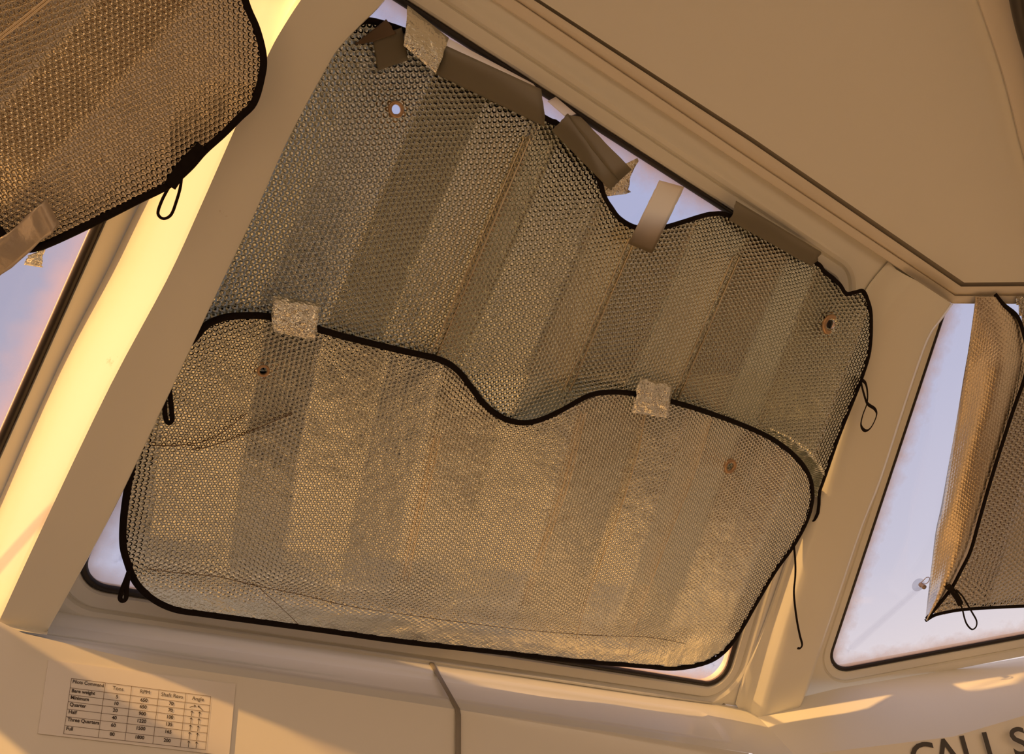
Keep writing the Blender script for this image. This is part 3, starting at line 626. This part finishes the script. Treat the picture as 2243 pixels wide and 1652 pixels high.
# ================================================================ TAPE
def tape(label, P, quad, hs, mat, nu=16, nv=8, bow=.0, jag=0.0, parts=(), grp=None, name='tape_strip', lum=.0008):
    q = [A(p, float) for p in quad]; V = []; uvs = []; r = np.random.default_rng(int(abs(q[0][0]*7+q[0][1])) % 9999)
    jl = r.normal(0, jag, nv+1); jr = r.normal(0, jag, nv+1); jt = r.normal(0, jag*.3, nu+1)
    dirx = nrm(q[1]-q[0])
    for j in range(nv+1):
        t = j/nv
        for i in range(nu+1):
            s = i/nu; p = (q[0]*(1-s)+q[1]*s)*(1-t)+(q[3]*(1-s)+q[2]*s)*t
            if i == 0: p = p+dirx*jl[j]
            if i == nu: p = p+dirx*jr[j]
            h = (hs[0]*(1-s)+hs[1]*s)*(1-t)+(hs[3]*(1-s)+hs[2]*s)*t+bow*math.sin(math.pi*t)+float(lumps(p[0], p[1], lum, 22, 4))
            V.append(P.on(p[0], p[1], h)); z = P.to2(*p); uvs.append((z[0]+3, z[1]+3))
    o = mesh(name, V, [(j*(nu+1)+i, j*(nu+1)+i+1, (j+1)*(nu+1)+i+1, (j+1)*(nu+1)+i) for j in range(nv) for i in range(nu)], mat, None, True, uvs, [0.0]*len(V))
    m = o.modifiers.new('thickness', 'SOLIDIFY'); m.thickness = .0004
    if label: tag(o, label, 'tape', grp)
    return o
G = 'strips of tape holding the foil sunshades'
tape('crinkled silver tape across the black edge at the left of the lower sunshade', P_F, [(598,648),(700,664),(690,746),(595,726)], [.036,.036,.056,.052], CRINK, bow=.004, jag=1.5, grp=G)
tape('crinkled silver tape across the black edge at the right of the lower sunshade', P_F, [(1402,827),(1474,840),(1463,916),(1384,904)], [.045,.045,.060,.058], CRINK, bow=.004, jag=1.5, grp=G)
tape('shiny scuffed silver tape patch at the very top left, reaching the window frame', P_F, [(893,12),(984,84),(955,162),(884,100)], [.014,.014,.048,.048], CRINK, bow=.010, jag=1.0, grp=G)
tape('dark squarish tape piece on the top left corner of the upper sunshade', P_F, [(816,84),(880,60),(894,132),(828,155)], [.030,.030,.037,.037], TAPE, jag=.6, grp=G)
tape('folded brown tape flap beside the pillar at the top left corner', P_F, [(776,98),(846,42),(868,74),(815,92)], [.026,.026,.034,.034], tape_mat('brown_tape_flap', (.22,.16,.11), (.6,.42,.3), .3), jag=1, grp=G)
tape('long dark tape strip along the top edge of the upper sunshade, left of centre', P_F, [(972,98),(1184,195),(1196,279),(955,163)], [.020,.024,.040,.034], TAPE, bow=.006, jag=1.5, grp=G)
tape('pale thin tape edge curling above the long dark strip', P_F, [(981,84),(1168,184),(1176,194),(972,104)], [.004,.004,.022,.020], tape_mat('pale_tape', (.7,.62,.5), (1.0,.93,.80), .8), bow=.002, grp=G)
tape('dark tape strip slanting down to the wavy notch of the upper sunshade', P_F, [(1240,251),(1272,256),(1384,372),(1352,400)], [.018,.018,.022,.026], TAPE, bow=.004, grp=G, jag=.8).hide_render = False
tp = tape(None, P_F, [(1244,249),(1357,397),(1337,417),(1208,286)], [.018,.026,.040,.040], TAPE, bow=.002, jag=.8, name='tape_fold')
for o_ in scene.objects:
    if o_.get('label', '').startswith('dark tape strip slanting'): tp.parent = o_
tape('crumpled shiny foil tape end poking out at the notch of the upper sunshade', P_F, [(1290,398),(1394,347),(1373,425),(1322,431)], [.024,.010,.014,.026], FOILTAPE, jag=4, lum=.003, grp=G)
tape('small pale tape piece curled against the glass above the slanting dark strip', P_F, [(1199,222),(1217,212),(1262,250),(1238,256)], [.004,.004,.012,.020], bpy.data.materials['pale_tape'], grp=G)
tape('beige tape strip bridging the glass and the notch of the upper sunshade', P_F, [(1444,395),(1499,410),(1428,556),(1376,534)], [.004,.004,.052,.050], tape_mat('beige_tape', (.40,.35,.26), (1.0,.88,.66), .75), nu=8, nv=18, bow=.014, jag=.4, grp=G)
tape('long dark tape strip on the upper right edge reaching onto the window frame', P_F, [(1612,440),(1800,553),(1778,584),(1599,484)], [.024,.026,.046,.036], TAPE, bow=.006, jag=2, grp=G)
tape('shiny duct tape hanging from the bottom corner of the left window sunshade', P_LS, [(101,435),(132,494),(-40,640),(-60,580)], [.024,.024,.010,.010], plain('shiny_duct_tape', (.62,.52,.42), .30, .4, 0, .1, 20, .5, .004), nu=10, nv=8, jag=2, lum=.003, grp=G)  # paler, partly metallic duct tape
tape('small crumpled silver tape end under the left window sunshade', P_LS, [(60,560),(98,545),(92,586),(55,580)], [.008,.008,.004,.004], CRINK, jag=3, lum=.003, grp=G)

# ================================================================ COMMAND SHEET
def homog(src, dst):
    M = []; b = []
    for (x, y), (X, Y) in zip(src, dst):
        M += [[x,y,1,0,0,0,-X*x,-X*y],[0,0,0,x,y,1,-Y*x,-Y*y]]; b += [X, Y]
    h = np.linalg.solve(A(M, float), A(b, float)); return np.append(h, 1).reshape(3, 3)
def hap(Hm, x, y): v = Hm @ A([x, y, 1.0]); return v[0]/v[2], v[1]/v[2]
def text_mesh(body, size, offset=0.0, align='LEFT'):
    cu = bpy.data.curves.new('text', 'FONT'); cu.body = body; cu.size = size; cu.offset = offset; cu.align_x = align; cu.align_y = 'CENTER'; cu.resolution_u = 4
    ob = bpy.data.objects.new('text', cu); scene.collection.objects.link(ob)
    dg = bpy.context.evaluated_depsgraph_get(); dg.update(); me = bpy.data.meshes.new_from_object(ob.evaluated_get(dg))
    V = [(v.co.x, v.co.y) for v in me.vertices]; Fc = [tuple(p.vertices) for p in me.polygons]
    bpy.data.objects.remove(ob); bpy.data.curves.remove(cu); bpy.data.meshes.remove(me); return V, Fc
sheet_root = empty('command_sheet', P_D.on(300,1550))
tag(sheet_root, 'laminated paper table of pilot commands taped to the panel below the window', 'notice')
qs = [(106,1446),(516,1499),(502,1656),(83,1607)]
pg = sheet('page', P_D, qs, PAPER, .0022, .0014)
Ht = homog([(0,0),(1,0),(1,1),(0,1)], [(156.7,1486.3),(461.8,1525.8),(450.2,1642.8),(139.3,1607.6)])
asp = 2.6                                       # table width / height
cols = [0,.236,.422,.619,.816,1]; rws = [0,.171,.295,.421,.556,.691,.853,1]
kids = [pg]
def put(V, Fc, ox, oy, name):
    pts = [P_D.on(*hap(Ht, ox+x/asp, oy-y), .0028) for x, y in V]
    kids.append(mesh(name, pts, Fc, INK, smooth=False))
LV = []; LF = []
def seg(x0, y0, x1, y1, w):
    dx, dy = (x1-x0)*asp, (y1-y0); L_ = math.hypot(dx, dy); nx_, ny_ = -dy/L_*w/asp, dx/L_*w; b = len(LV)
    LV.extend([P_D.on(*hap(Ht, *p), .0028) for p in ((x0+nx_,y0+ny_),(x1+nx_,y1+ny_),(x1-nx_,y1-ny_),(x0-nx_,y0-ny_))]); LF.append((b,b+1,b+2,b+3))
for r_ in rws: seg(0, r_, 1, r_, .0035)
for c_ in cols: seg(c_, 0, c_, 1, .0035)
kids.append(mesh('table_grid', LV, LF, plain('grid_ink', (.16,.11,.08), .7), smooth=False))
LV = []; LF = []
cc = [(cols[i]+cols[i+1])/2 for i in range(5)]
for k in range(6):
    yb, yt = rws[k+2]-.012, rws[k+1]+.02
    if k == 0:
        for (xa, ya, xb, yb2) in ((cc[4]-.055, yb-.03, cc[4]-.012, yt+.02),(cc[4]+.045, yb-.0, cc[4]+.005, yt+.015)):
            seg(xa, ya, xb, yb2, .005)
            d = nrm([(xa-xb)*asp, ya-yb2])
            for a_ in (.6,-.6):
                e_ = A([d[0]*math.cos(a_)-d[1]*math.sin(a_), d[0]*math.sin(a_)+d[1]*math.cos(a_)])*.035; seg(xb, yb2, xb+e_[0]/asp, yb2+e_[1], .005)
    else:
        for dx in (-.035,.022):
            x = cc[4]+dx; seg(x, yb, x, yt, .005)
            for a_ in (-.022,.022): seg(x, yt, x+a_/asp, yt+.028, .005)
kids.append(mesh('arrow_marks', LV, LF, INK, smooth=False))
head = ['Pilots Command','Tons','RPM','Shaft Revs','Angle']
data = [['Bare weight','5','650','70'],['Minimum','10','650','70'],['Quarter','20','900','100'],['Half','40','1220','135'],['Three Quarters','60','1500','165'],['Full','80','1800','200']]
for i, t in enumerate(head):
    V, Fc = text_mesh(t, .090 if i == 0 else .100, .0012 if i == 0 else 0, 'LEFT' if i == 0 else 'CENTER')
    if i == 0:
        mxx = max(v[0] for v in V); V = [(x*.565/mxx, y) for x, y in V]
    put(V, Fc, .010 if i == 0 else cc[i], .055 if i == 0 else .078, 'printed_text')
for k, row in enumerate(data):
    for i, t in enumerate(row):
        V, Fc = text_mesh(t, .088, .0022, 'LEFT' if i == 0 else 'CENTER')
        put(V, Fc, .012 if i == 0 else cc[i], rws[k+1]+(.048 if i == 0 else .058), 'printed_text')
reparent(kids, sheet_root)
# CALL S lettering on the starboard apron
ltr = empty('call_lettering', P_DR.on(2120,1640)); tag(ltr, 'black capital letters CALL S on the cream panel below the right window', 'lettering')
kids = []
aw = 66.0
for ch_, x0 in (('C',1987),('A',2036),('L',2101),('L',2150),('S',2207)):
    V, Fc = text_mesh(ch_, 1.0, .012); mny = min(v[1] for v in V); mxy = max(v[1] for v in V); mnx = min(v[0] for v in V)
    pts = []
    for x, y in V:
        X = (x-mnx)*aw*1.28; Yd = (mxy-y)/(mxy-mny)*aw
        bx = x0+X; by = 1631-.16*(x0-1987)-.16*X
        pts.append(P_DR.on(bx+.27*Yd, by+.96*Yd, .0016))
    kids.append(mesh('letter', pts, Fc, DARK, smooth=False))
reparent(kids, ltr)
